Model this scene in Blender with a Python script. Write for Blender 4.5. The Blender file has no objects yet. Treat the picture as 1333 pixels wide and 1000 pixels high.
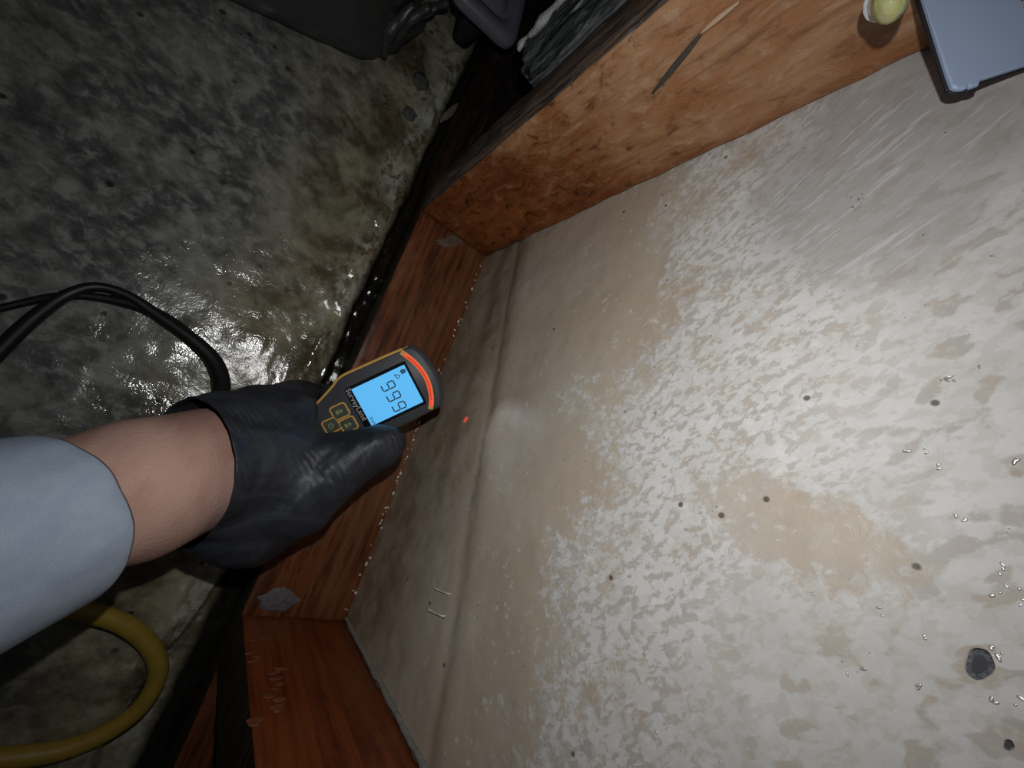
import bpy, bmesh, math, random
import numpy as np
from mathutils import Vector, Matrix, noise as mnoise

# ------------------------------------------------------------------ camera
S = bpy.context.scene
COL = S.collection
W, H, F = 1333.0, 1000.0, 505.0
RC = np.array([[-0.31277746, 0.73698338, 0.59918759],      # camera right
               [0.92183571, 0.38755451, 0.00451979],       # camera down
               [-0.22888684, 0.55376620, -0.80059591]])    # camera forward
CC = np.array([0.21233446, -0.07830605, 0.35348912])
PY = 0.0802                                               # plane of the back panel
FLOOR = -0.038                                            # concrete level (plate is 38 mm thick)

cam_d = bpy.data.cameras.new('camera')
cam_d.sensor_fit = 'HORIZONTAL'; cam_d.sensor_width = 36.0
cam_d.lens = F / W * 36.0
cam_d.clip_start = 0.004; cam_d.clip_end = 20
cam = bpy.data.objects.new('camera', cam_d); COL.objects.link(cam)
cam.matrix_world = Matrix(((RC[0][0], -RC[1][0], -RC[2][0], CC[0]),
                           (RC[0][1], -RC[1][1], -RC[2][1], CC[1]),
                           (RC[0][2], -RC[1][2], -RC[2][2], CC[2]),
                           (0, 0, 0, 1)))
S.camera = cam

# ------------------------------------------------------------------ world, light, exposure
wd = bpy.data.worlds.new('dark_room'); S.world = wd; wd.use_nodes = True
wd.node_tree.nodes['Background'].inputs[0].default_value = (0.5, 0.6, 0.75, 1)
wd.node_tree.nodes['Background'].inputs[1].default_value = 0.010

def camvec(x, y, z):          # metres right / down / forward of the lens -> world point
    return Vector(CC + x * RC[0] + y * RC[1] + z * RC[2])

FLASH_W = 1.38
ld = bpy.data.lights.new('phone_flash', 'SPOT')           # the phone's own torch beside the lens
ld.energy = FLASH_W; ld.color = (0.985, 0.985, 0.975)
ld.spot_size = math.radians(162); ld.spot_blend = 1.0; ld.shadow_soft_size = 0.0025
lo = bpy.data.objects.new('phone_flash', ld); COL.objects.link(lo)
lo.location = camvec(0.012, -0.036, -0.002)
aim = camvec(0.0, -0.03, 0.25) - lo.location
lo.rotation_euler = aim.to_track_quat('-Z', 'Y').to_euler()

S.view_settings.view_transform = 'Standard'
S.view_settings.look = 'None'
S.view_settings.exposure = 0.0
S.view_settings.gamma = 1.0
S.view_settings.use_curve_mapping = False

# ------------------------------------------------------------------ helpers
random.seed(7)

def ray(px, py):
    return np.array([(px - W / 2) / F, (py - H / 2) / F, 1.0]) @ RC

def U(px, py, d):             # point seen at a pixel, at depth d metres
    return Vector(CC + d * ray(px, py))

def ON(px, py, axis, val):    # point seen at a pixel, on the plane axis = val
    r = ray(px, py)
    return Vector(CC + (val - CC[axis]) / r[axis] * r)

def tag(o, label=None, cat=None, group=None, kind=None):
    if label: o['label'] = label
    if cat: o['category'] = cat
    if group: o['group'] = group
    if kind: o['kind'] = kind
    return o

def empty(name, loc):
    o = bpy.data.objects.new(name, None); COL.objects.link(o)
    o.location = loc; o.empty_display_size = 0.01
    return o

def link(name, me, mats, parent=None, smooth=True):
    if not isinstance(mats, (list, tuple)): mats = [mats]
    for m in mats: me.materials.append(m)
    if smooth:
        me.polygons.foreach_set('use_smooth', [True] * len(me.polygons))
    me.update()
    o = bpy.data.objects.new(name, me); COL.objects.link(o)
    if parent:
        o.parent = parent
        o.matrix_parent_inverse = parent_inv(parent)
    return o

def parent_inv(p):
    m = Matrix.Identity(4)
    while p:
        m = Matrix.LocRotScale(p.location, p.rotation_euler, p.scale) @ m if False else m
        break
    return (Matrix.Translation(p.location) @ p.rotation_euler.to_matrix().to_4x4()).inverted() if p else m

def from_bm(name, bm, mats, parent=None, smooth=True):
    bmesh.ops.recalc_face_normals(bm, faces=bm.faces[:])
    me = bpy.data.meshes.new(name); bm.to_mesh(me); bm.free()
    return link(name, me, mats, parent, smooth)

def pyd(name, v, f, mats, parent=None, smooth=True):
    me = bpy.data.meshes.new(name); me.from_pydata([tuple(q) for q in v], [], f); me.validate()
    bm = bmesh.new(); bm.from_mesh(me); bmesh.ops.recalc_face_normals(bm, faces=bm.faces[:])
    bm.to_mesh(me); bm.free()
    return link(name, me, mats, parent, smooth)

def NZ(p, s, o=3):            # fractal noise about 0
    return mnoise.fractal(Vector(p) * s, 0.9, 2.0, o, noise_basis='PERLIN_ORIGINAL')

def catmull(pts, n):          # pts: tuples of equal length
    P = [np.array(p, float) for p in pts]
    P = [2 * P[0] - P[1]] + P + [2 * P[-1] - P[-2]]
    out = []
    for i in range(1, len(P) - 2):
        for k in range(n):
            t = k / n
            a, b, c, d = P[i - 1], P[i], P[i + 1], P[i + 2]
            out.append(0.5 * ((2 * b) + (-a + c) * t + (2 * a - 5 * b + 4 * c - d) * t * t + (-a + 3 * b - 3 * c + d) * t ** 3))
    out.append(P[-2])
    return out

def tube(pts, seg=12, n=10, flat=1.0, up=(0, 0, 1), wob=0.0):
    """pts: (x, y, z, radius); returns verts, faces"""
    C = catmull(pts, n); v = []; f = []
    up = Vector(up)
    for i, c in enumerate(C):
        a = Vector(C[max(i - 1, 0)][:3]); b = Vector(C[min(i + 1, len(C) - 1)][:3])
        t = (b - a).normalized()
        s = t.cross(up)
        if s.length < 1e-4: s = t.cross(Vector((1, 0, 0)))
        s.normalize(); q = s.cross(t).normalized()
        for k in range(seg):
            w = 2 * math.pi * k / seg
            r = c[3]
            p = Vector(c[:3]) + s * math.cos(w) * r + q * math.sin(w) * r * flat
            if wob: p += (p - Vector(c[:3])).normalized() * NZ(p, 90) * wob
            v.append(p)
    for i in range(len(C) - 1):
        for k in range(seg):
            f.append((i * seg + k, i * seg + (k + 1) % seg, (i + 1) * seg + (k + 1) % seg, (i + 1) * seg + k))
    f.append(tuple(range(seg))); f.append(tuple((len(C) - 1) * seg + k for k in range(seg)))
    return v, f

_ICO = {}
def ico(sub):
    if sub not in _ICO:
        bm = bmesh.new(); bmesh.ops.create_icosphere(bm, subdivisions=sub, radius=1.0)
        bm.verts.ensure_lookup_table()
        _ICO[sub] = (np.array([q.co[:] for q in bm.verts]), np.array([[q.index for q in fc.verts] for fc in bm.faces])); bm.free()
    return _ICO[sub]

class Balls:                  # many small spheres / ellipsoids gathered into one mesh
    def __init__(s): s.v = []; s.f = []; s.n = 0
    def add(s, m, r=1.0, sub=1):
        a, b = ico(sub); M_ = np.array(m)
        s.v.append((a * r) @ M_[:3, :3].T + M_[:3, 3]); s.f.append(b + s.n); s.n += len(a)
    def mesh(s, name):
        me = bpy.data.meshes.new(name); me.from_pydata(np.concatenate(s.v).tolist(), [], np.concatenate(s.f).tolist()); return me

def fused(chains, vox, k):
    """one continuous skin over chains of (point, radius): smooth union of tapered capsules, meshed by surface nets"""
    P = [(np.array(q), r) for c in chains for q, r in c]
    lo_ = np.min([q - r for q, r in P], 0) - 4 * vox; hi_ = np.max([q + r for q, r in P], 0) + 4 * vox
    n = np.ceil((hi_ - lo_) / vox).astype(int) + 1
    ax = [lo_[i] + vox * np.arange(n[i]) for i in range(3)]
    fld = np.full(tuple(n), 1.0)
    for c in chains:
        for (a, ra), (b, rb) in zip(c[:-1], c[1:]):
            a = np.array(a); b = np.array(b); m = max(ra, rb) + 4 * k + 3 * vox
            l_ = np.maximum(0, np.floor((np.minimum(a, b) - m - lo_) / vox)).astype(int); h_ = np.minimum(n, np.ceil((np.maximum(a, b) + m - lo_) / vox).astype(int))
            sl = tuple(slice(l_[i], h_[i]) for i in range(3))
            X, Y, Z = np.meshgrid(*[ax[i][sl[i]] for i in range(3)], indexing='ij')
            d = b - a; L2 = max(d @ d, 1e-12)
            t = np.clip(((X - a[0]) * d[0] + (Y - a[1]) * d[1] + (Z - a[2]) * d[2]) / L2, 0, 1)
            g = np.sqrt((X - a[0] - t * d[0]) ** 2 + (Y - a[1] - t * d[1]) ** 2 + (Z - a[2] - t * d[2]) ** 2) - (ra + (rb - ra) * t)
            o_ = fld[sl]; hh = np.clip(k - np.abs(o_ - g), 0, None) / k
            fld[sl] = np.minimum(o_, g) - hh * hh * k * 0.25
    ins = fld < 0
    nc = n - 1
    acc = np.zeros(tuple(nc) + (3,)); cnt = np.zeros(tuple(nc))
    cr = {}
    for q in range(3):
        sa = [slice(None)] * 3; sb = [slice(None)] * 3; sa[q] = slice(0, -1); sb[q] = slice(1, None)
        fa, fb = fld[tuple(sa)], fld[tuple(sb)]; x = ins[tuple(sa)] != ins[tuple(sb)]
        idx = np.argwhere(x); t = fa[x] / (fa[x] - fb[x])
        p = idx.astype(float); p[:, q] += t
        cr[q] = (idx, ins[tuple(sa)][x])
        e1, e2 = [w for w in range(3) if w != q]
        for d1 in (0, -1):
            for d2 in (0, -1):
                cidx = idx.copy(); cidx[:, e1] += d1; cidx[:, e2] += d2
                np.add.at(acc, tuple(cidx.T), p); np.add.at(cnt, tuple(cidx.T), 1)
    act = cnt > 0; ids = -np.ones(tuple(nc), int); ids[act] = np.arange(act.sum())
    V = acc[act] / cnt[act][:, None] * vox + lo_
    Fq = []
    for q in range(3):
        idx, inside = cr[q]; e1, e2 = (q + 1) % 3, (q + 2) % 3
        quad = []
        for d1, d2 in ((0, 0), (-1, 0), (-1, -1), (0, -1)):
            cidx = idx.copy(); cidx[:, e1] += d1; cidx[:, e2] += d2; quad.append(ids[tuple(cidx.T)])
        quad = np.stack(quad, 1); quad[~inside] = quad[~inside][:, ::-1]; Fq.append(quad)
    return V, np.concatenate(Fq)

# ---- node helper
class NT:
    def __init__(s, name):
        s.m = bpy.data.materials.new(name); s.m.use_nodes = True
        s.t = s.m.node_tree; s.b = s.t.nodes['Principled BSDF']; s.o = s.t.nodes['Material Output']
        s.co = s.t.nodes.new('ShaderNodeTexCoord').outputs['Object']
    def L(s, a, inp):
        if isinstance(a, bpy.types.NodeSocket): s.t.links.new(a, inp)
        elif isinstance(a, (tuple, list)):
            inp.default_value = tuple(a) + ((1,) if len(a) == 3 and len(inp.default_value) == 4 else ())
        else: inp.default_value = a
    def map(s, scale=(1, 1, 1), rot=(0, 0, 0), loc=(0, 0, 0), src=None):
        n = s.t.nodes.new('ShaderNodeMapping'); s.L(src or s.co, n.inputs[0])
        n.inputs[1].default_value = loc; n.inputs[2].default_value = rot; n.inputs[3].default_value = scale
        return n.outputs[0]
    def noise(s, scale, detail=3, rough=0.55, vec=None, dist=0.0):
        n = s.t.nodes.new('ShaderNodeTexNoise'); s.L(vec or s.co, n.inputs['Vector'])
        n.inputs['Scale'].default_value = scale; n.inputs['Detail'].default_value = detail
        n.inputs['Roughness'].default_value = rough; n.inputs['Distortion'].default_value = dist
        return n.outputs[0]
    def voro(s, scale, vec=None, out='Distance', rnd=1.0):
        n = s.t.nodes.new('ShaderNodeTexVoronoi'); s.L(vec or s.co, n.inputs['Vector'])
        n.inputs['Scale'].default_value = scale; n.inputs['Randomness'].default_value = rnd
        return n.outputs[out]
    def M(s, op, a, b=0.0, c=None):
        n = s.t.nodes.new('ShaderNodeMath'); n.operation = op
        s.L(a, n.inputs[0]); s.L(b, n.inputs[1])
        if c is not None: s.L(c, n.inputs[2])
        return n.outputs[0]
    def sm(s, a, lo_, hi, o0=0.0, o1=1.0):
        n = s.t.nodes.new('ShaderNodeMapRange'); n.interpolation_type = 'SMOOTHSTEP'
        s.L(a, n.inputs[0])
        for i, q in enumerate((lo_, hi, o0, o1)): n.inputs[i + 1].default_value = q
        return n.outputs[0]
    def mix(s, f, a, b, mode='MIX'):
        n = s.t.nodes.new('ShaderNodeMix'); n.data_type = 'RGBA'; n.blend_type = mode
        s.L(f, n.inputs[0]); s.L(a, n.inputs[6]); s.L(b, n.inputs[7]); return n.outputs[2]
    def xyz(s, src=None):
        n = s.t.nodes.new('ShaderNodeSeparateXYZ'); s.L(src or s.co, n.inputs[0]); return n.outputs
    def bump(s, h, dist, strength=1.0, normal=None):
        n = s.t.nodes.new('ShaderNodeBump'); n.inputs['Distance'].default_value = dist
        n.inputs['Strength'].default_value = strength
        s.L(h, n.inputs['Height'])
        if normal is not None: s.L(normal, n.inputs['Normal'])
        return n.outputs[0]
    def ell(s, x, z, cx, cz, rx, rz, wob=None, soft=0.35):
        a = s.M('POWER', s.M('ABSOLUTE', s.M('DIVIDE', s.M('SUBTRACT', x, cx), rx)), 2.0)
        b = s.M('POWER', s.M('ABSOLUTE', s.M('DIVIDE', s.M('SUBTRACT', z, cz), rz)), 2.0)
        d = s.M('ADD', a, b)
        if wob is not None: d = s.M('ADD', d, wob)
        return s.sm(d, 1.0 - soft, 1.0 + soft, 1.0, 0.0)
    def done(s, color=None, rough=None, normal=None, **kw):
        if color is not None: s.L(color, s.b.inputs['Base Color'])
        if rough is not None: s.L(rough, s.b.inputs['Roughness'])
        if normal is not None: s.L(normal, s.b.inputs['Normal'])
        for k, q in kw.items(): s.L(q, s.b.inputs[k.replace('_', ' ')])
        return s.m

def plain(name, col, rough=0.5, nscale=300, namp=0.15, bump=0.0, **kw):
    n = NT(name); q = n.noise(nscale, 3)
    c = n.mix(q, tuple(x * (1 - namp) for x in col), tuple(min(1, x * (1 + namp)) for x in col))
    nm = n.bump(q, bump) if bump else None
    return n.done(c, rough, nm, **kw)

# ------------------------------------------------------------------ materials
def mat_concrete():
    n = NT('wet_stained_concrete'); x, y, z = n.xyz()
    st = n.map(scale=(1.0, 0.75, 1.0), src=n.map(rot=(0, 0, 0.35)))
    a = n.noise(26, 6, 0.62, st, 0.4); b = n.noise(110, 5, 0.65, st, 0.3); c = n.noise(8, 3); g = n.noise(900, 2)
    col = n.mix(n.sm(a, 0.35, 0.68), (0.090, 0.095, 0.094), (0.245, 0.25, 0.235))
    col = n.mix(n.sm(b, 0.46, 0.66, 0, 0.8), col, (0.36, 0.365, 0.34))
    col = n.mix(n.sm(b, 0.48, 0.34, 0, 0.55), col, (0.055, 0.053, 0.047))
    # olive / rust staining along the timber
    band = n.sm(n.M('ADD', y, n.M('MULTIPLY', n.M('SUBTRACT', c, 0.5), 0.16)), -0.165, -0.055)
    col = n.mix(n.M('MULTIPLY', band, 0.72), col, n.mix(n.sm(a, 0.34, 0.66), (0.105, 0.078, 0.030), (0.45, 0.41, 0.26)))
    rust = n.M('MULTIPLY', n.sm(n.noise(130, 5, 0.72, None, 0.4), 0.48, 0.60), n.sm(n.noise(13, 3), 0.42, 0.56))
    rust = n.M('MULTIPLY', rust, n.M('MULTIPLY', band, n.sm(x, 0.16, 0.02, 0.25, 1.0)))
    col = n.mix(n.M('MULTIPLY', rust, 0.9), col, (0.085, 0.042, 0.012))
    sp = n.M('MULTIPLY', n.sm(n.voro(75), 0.22, 0.12), n.sm(n.noise(17, 2), 0.54, 0.60))
    col = n.mix(n.M('MULTIPLY', sp, 0.85), col, (0.018, 0.016, 0.010))
    # pale lime crust on the broken slab edge
    cr = n.M('MULTIPLY', n.sm(y, -0.046, -0.030), n.sm(y, -0.010, -0.020))
    cr = n.M('MULTIPLY', cr, n.sm(n.noise(70, 5, 0.7), 0.47, 0.60))
    col = n.mix(n.M('MULTIPLY', cr, 0.9), col, (0.46, 0.46, 0.40))
    # black mud in the joint against the timber
    mud = n.sm(n.M('ADD', y, n.M('MULTIPLY', n.M('SUBTRACT', a, 0.5), 0.02)), -0.019, -0.009)
    col = n.mix(mud, col, (0.016, 0.014, 0.010))
    hgt = n.M('ADD', n.M('MULTIPLY', b, 0.6), n.M('MULTIPLY', g, 0.5))
    nm = n.bump(n.M('ADD', n.M('MULTIPLY', b, 0.6), n.M('ADD', n.M('MULTIPLY', g, 0.16), n.M('MULTIPLY', n.noise(330, 2), 0.3))), 0.0010, 0.6)
    ro = n.sm(n.noise(20, 3), 0.35, 0.65, 0.09, 0.24)
    return n.done(col, ro, nm, Specular_IOR_Level=1.0)

def mat_wood(name, axis, light, mid, dark, stain=0.5, rough=0.45, grain=1.0, seed=0.0):
    n = NT(name)
    sc = [1, 1, 1]; sc[axis] = 0.055
    v = n.map(scale=tuple(sc), loc=(seed, seed * 2, seed * 3))
    g = n.noise(190, 5, 0.6, v, 0.25); g2 = n.noise(420, 3, 0.5, v)
    sc2 = [1, 1, 1]; sc2[axis] = 0.5
    v2 = n.map(scale=tuple(sc2), loc=(seed, seed, seed))
    a = n.noise(18, 5, 0.65, v2, 0.4); b = n.noise(95, 5, 0.7, v2, 0.5)
    col = n.mix(n.sm(g, 0.36, 0.66), mid, dark)
    col = n.mix(n.M('MULTIPLY', n.sm(a, 0.42, 0.66), stain), col, light)
    col = n.mix(n.M('MULTIPLY', n.sm(b, 0.55, 0.70), 0.45 * stain), col, light)
    col = n.mix(n.M('MULTIPLY', n.sm(g2, 0.55, 0.72), 0.40 * grain), col, dark)
    sp = n.M('MULTIPLY', n.sm(b, 0.40, 0.28), n.sm(a, 0.60, 0.40))
    col = n.mix(n.M('MULTIPLY', sp, 0.9), col, (0.022, 0.010, 0.005))
    h = n.M('ADD', n.M('MULTIPLY', g, 0.7), n.M('MULTIPLY', b, 0.6))
    return n.done(col, n.sm(b, 0.3, 0.7, rough - 0.15, rough + 0.15), n.bump(h, 0.0011, 0.6), Specular_IOR_Level=0.35)

def mat_weather(name, axis, grey, brown, dark, bumpd=0.002):
    n = NT(name); sc = [1, 1, 1]; sc[axis] = 0.10
    v = n.map(scale=tuple(sc)); g = n.noise(150, 6, 0.65, v, 0.5); q = n.noise(300, 4, 0.6, v)
    a = n.noise(35, 4)
    col = n.mix(n.sm(g, 0.40, 0.58), dark, brown)
    col = n.mix(n.M('MULTIPLY', n.sm(q, 0.52, 0.68), n.sm(a, 0.42, 0.60)), col, grey)
    return n.done(col, 0.5, n.bump(n.M('ADD', g, n.M('MULTIPLY', q, 0.5)), bumpd, 0.8), Specular_IOR_Level=0.3)

def panel_coords(px, py):
    p = ON(px, py, 1, PY); return p.x, p.z

_cp = [ON(a, b, 1, PY) for a, b in ((672, 345), (656, 420), (645, 480), (635, 560), (624, 620), (606, 700))]
CRK = np.polyfit([p.x for p in _cp], [p.z for p in _cp], 2)
def crease(x):                # height of the paper crease above the plate
    return float(np.polyval(CRK, x))

def mat_panel():
    n = NT('damp_plaster_panel'); x, y, z = n.xyz()
    f1 = n.noise(230, 5, 0.62, None, 0.35); f2 = n.noise(46, 4, 0.6); f3 = n.noise(14, 3); f4 = n.noise(135, 4, 0.55, None, 0.2)
    sa, sb = [Vector(panel_coords(*q)) for q in ((1015, 275), (1150, 160))]
    sth = math.atan2((sb - sa).y, (sb - sa).x)
    st = n.map(scale=(0.62, 1.0, 1.0), loc=(0.3, 0, 0.1), src=n.map(rot=(0, sth, 0)))
    small = n.noise(320, 4, 0.55, st, 0.3); large = n.noise(160, 4, 0.5, st, 0.3)
    tan = n.mix(n.sm(f3, 0.35, 0.65), (0.49, 0.40, 0.305), (0.53, 0.465, 0.38))
    tan = n.mix(n.sm(f4, 0.35, 0.7, 0, 0.45), tan, (0.45, 0.405, 0.335))
    # wet foot of the panel, browner, with streaks along the crease
    foot = n.sm(n.M('ADD', z, n.M('MULTIPLY', n.M('SUBTRACT', f2, 0.5), 0.06)), 0.125, 0.035)
    tan = n.mix(n.M('MULTIPLY', foot, 0.75), tan, n.mix(n.sm(f2, 0.38, 0.62), (0.20, 0.148, 0.092), (0.34, 0.28, 0.205)))
    # dark streak in the fold of the paper
    czc = n.M('ADD', n.M('MULTIPLY', n.M('MULTIPLY', x, x), float(CRK[0])), n.M('ADD', n.M('MULTIPLY', x, float(CRK[1])), float(CRK[2])))
    off = n.M('ADD', n.M('SUBTRACT', z, czc), n.M('MULTIPLY', n.M('SUBTRACT', f2, 0.5), 0.010))
    streak = n.M('MULTIPLY', n.sm(off, -0.006, -0.001), n.sm(off, 0.004, 0.0))
    off2 = n.M('ADD', n.M('SUBTRACT', z, n.M('MULTIPLY', czc, 0.60)), n.M('MULTIPLY', n.M('SUBTRACT', f2, 0.5), 0.020))
    streak2 = n.M('MULTIPLY', n.M('MULTIPLY', n.sm(off2, -0.012, -0.002), n.sm(off2, 0.012, 0.002)), 0.6)
    streak = n.M('MULTIPLY', n.M('MAXIMUM', streak, streak2), n.M('MULTIPLY', n.sm(f3, 0.30, 0.55, 0.35, 1.0), n.sm(x, 0.30, 0.20)))
    tan = n.mix(n.M('MULTIPLY', streak, 0.62), tan, (0.14, 0.10, 0.065))
    # dry chalky bloom, lacy at its edge
    k = n.M('ADD', z, n.M('MULTIPLY', n.M('SUBTRACT', f3, 0.5), 0.22))
    k = n.M('ADD', k, n.M('MULTIPLY', n.M('SUBTRACT', f2, 0.5), 0.10))
    k = n.M('ADD', k, n.M('MULTIPLY', n.M('SUBTRACT', f1, 0.5), 0.20))
    bloom = n.sm(k, 0.205, 0.262)
    pa, pb, pc_, pd = [Vector(panel_coords(*q)) for q in ((915, 640), (1180, 752), (1015, 745), (1085, 655))]
    th = math.atan2((pb - pa).y, (pb - pa).x); pm = (pa + pb) / 2
    rv = n.xyz(n.map(rot=(0, th, 0), src=n.map(loc=(-pm.x, 0, -pm.y))))
    patch = n.ell(rv[0], rv[2], 0.0, 0.0, (pb - pa).length / 2, (pd - pc_).length / 2, n.M('MULTIPLY', n.M('SUBTRACT', f1, 0.5), 4.0), 0.5)
    bloom = n.M('MULTIPLY', bloom, n.M('SUBTRACT', 1.0, n.M('MULTIPLY', patch, 0.8)))
    white = n.mix(n.sm(f2, 0.35, 0.65), (0.60, 0.585, 0.56), (0.67, 0.66, 0.645))
    col = n.mix(bloom, tan, white)
    # little lacy flecks out in the tan
    fl = n.M('MULTIPLY', n.sm(f1, 0.585, 0.66), n.sm(z, 0.05, 0.20, 0.15, 0.75))
    fl = n.M('MULTIPLY', fl, n.sm(f2, 0.42, 0.60))
    col = n.mix(fl, col, (0.66, 0.64, 0.60))
    # damp blotches inside the bloom
    far = n.sm(n.M('ADD', z, n.M('MULTIPLY', n.M('SUBTRACT', f3, 0.5), 0.1)), 0.27, 0.335)
    bl = n.M('MAXIMUM', n.M('MULTIPLY', n.sm(small, 0.475, 0.575), n.sm(far, 0, 1, 1.0, 0.35)), n.M('MULTIPLY', n.sm(large, 0.53, 0.61), far))
    bl = n.M('MULTIPLY', bl, bloom)
    col = n.mix(n.M('MULTIPLY', bl, 0.80), col, n.mix(n.sm(f2, 0.4, 0.6), (0.46, 0.395, 0.325), (0.42, 0.395, 0.36)))
    lace = n.M('MULTIPLY', n.sm(n.noise(520, 4, 0.65, st, 0.5), 0.52, 0.66), n.M('MULTIPLY', bloom, n.sm(far, 0, 1, 0.7, 0.2)))
    col = n.mix(lace, col, (0.74, 0.73, 0.71))
    # trowel strokes near the upper stud
    sv = n.map(scale=(0.13, 1, 1.0), src=n.map(rot=(0, sth, 0)))
    s1 = n.noise(420, 3, 0.6, sv, 0.25)
    bx_, bz_ = panel_coords(1130, 215)
    reg = n.ell(x, z, bx_, bz_, 0.055, 0.045, n.M('MULTIPLY', n.M('SUBTRACT', f2, 0.5), 2.0), 0.6)
    col = n.mix(n.M('MULTIPLY', reg, 0.70), col, (0.40, 0.38, 0.37))
    col = n.mix(n.M('MULTIPLY', n.M('MULTIPLY', reg, n.sm(s1, 0.56, 0.66)), 0.65), col, (0.66, 0.655, 0.65))
    # specks of mould
    vd = n.voro(105); vc = n.xyz(n.voro(105, None, 'Color'))[0]
    sp = n.M('MULTIPLY', n.sm(n.M('ADD', vd, n.M('MULTIPLY', f1, 0.08)), 0.19, 0.12), n.sm(vc, 0.86, 0.88))
    vd2 = n.voro(45); vc2 = n.xyz(n.voro(45, None, 'Color'))[1]
    sp2 = n.M('MULTIPLY', n.sm(n.M('ADD', vd2, n.M('MULTIPLY', f1, 0.05)), 0.060, 0.036), n.sm(vc2, 0.64, 0.66))
    col = n.mix(n.M('MULTIPLY', n.M('MAXIMUM', sp, sp2), 0.85), col, (0.085, 0.062, 0.042))
    h = n.M('ADD', n.M('MULTIPLY', f1, 0.5), n.M('ADD', n.M('MULTIPLY', s1, n.M('MULTIPLY', reg, 0.8)), n.M('MULTIPLY', bloom, 0.25)))
    return n.done(col, n.sm(bloom, 0, 1, 0.42, 0.62), n.bump(h, 0.0006, 0.6), Specular_IOR_Level=0.3)

M_conc = mat_concrete()
M_panel = mat_panel()
def mat_stud_upper():
    n = NT('orange_stained_stud'); x, y, z = n.xyz()
    v = n.map(scale=(1, 1, 0.07)); g = n.noise(230, 4, 0.55, v, 0.2)
    v2 = n.map(scale=(1, 1, 0.55)); a = n.noise(26, 5, 0.6, v2, 0.5); b = n.noise(120, 5, 0.68, v2, 0.6); c = n.noise(380, 3, 0.6, v2)
    dry = n.mix(n.sm(a, 0.36, 0.64), (0.32, 0.135, 0.052), (0.40, 0.22, 0.118))
    wet = n.mix(n.sm(a, 0.34, 0.66), (0.15, 0.036, 0.009), (0.30, 0.092, 0.024))
    w = n.sm(n.M('ADD', n.M('ADD', z, n.M('MULTIPLY', n.M('SUBTRACT', a, 0.5), 0.20)), n.M('MULTIPLY', y, -1.3)), 0.20, 0.03)
    col = n.mix(w, dry, wet)
    col = n.mix(n.sm(b, 0.52, 0.68, 0, 0.55), col, n.mix(w, (0.50, 0.33, 0.22), (0.38, 0.19, 0.09)))
    col = n.mix(n.sm(g, 0.50, 0.68, 0, 0.42), col, (0.15, 0.055, 0.02))
    sp = n.M('MULTIPLY', n.sm(b, 0.46, 0.34), n.sm(z, 0.32, 0.12, 0.3, 0.9))
    col = n.mix(sp, col, (0.055, 0.020, 0.008))
    h = n.M('ADD', n.M('MULTIPLY', g, 0.25), n.M('ADD', b, n.M('MULTIPLY', c, 0.25)))
    return n.done(col, n.sm(b, 0.3, 0.7, 0.34, 0.6), n.bump(h, 0.0016, 0.65), Specular_IOR_Level=0.35)
M_stud_u = mat_stud_upper()
M_stud_l = mat_wood('red_brown_stud', 2, (0.26, 0.085, 0.028), (0.21, 0.050, 0.012), (0.11, 0.022, 0.006), 0.4, 0.42, 0.5, 1.7)
M_plate = mat_wood('wet_red_brown_plate', 0, (0.25, 0.115, 0.055), (0.185, 0.056, 0.020), (0.060, 0.019, 0.009), 0.5, 0.36, 1.0, 2.9)
M_front = mat_weather('black_weathered_wood', 2, (0.26, 0.26, 0.27), (0.17, 0.105, 0.065), (0.040, 0.034, 0.036))
M_frontx = mat_weather('black_wet_wood', 0, (0.05, 0.05, 0.04), (0.030, 0.018, 0.010), (0.008, 0.006, 0.005))
M_rot = mat_weather('rotten_dark_wood', 0, (0.06, 0.05, 0.04), (0.030, 0.012, 0.008), (0.008, 0.005, 0.005))
M_board = mat_weather('grey_weathered_board', 2, (0.52, 0.55, 0.56), (0.14, 0.15, 0.15), (0.035, 0.038, 0.042), 0.003)
M_pale = plain('pale_torn_fibre', (0.62, 0.64, 0.62), 0.7, 260, 0.55, 0.002)
M_gouge = plain('dark_gouge', (0.060, 0.055, 0.045), 0.6)
M_sliver = plain('pale_wood_sliver', (0.52, 0.36, 0.24), 0.5)
M_caulk = plain('grey_filler', (0.27, 0.26, 0.235), 0.55, 220, 0.35, 0.001)
M_lime = plain('whitish_plaster', (0.13, 0.115, 0.125), 0.65, 300, 0.4, 0.001)
M_hole = plain('hole_dark', (0.035, 0.036, 0.042), 0.7)
M_steel = plain('bright_staple_steel', (0.95, 0.95, 0.92), 0.35, 300, 0.04, 0, Metallic=0.25)

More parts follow.
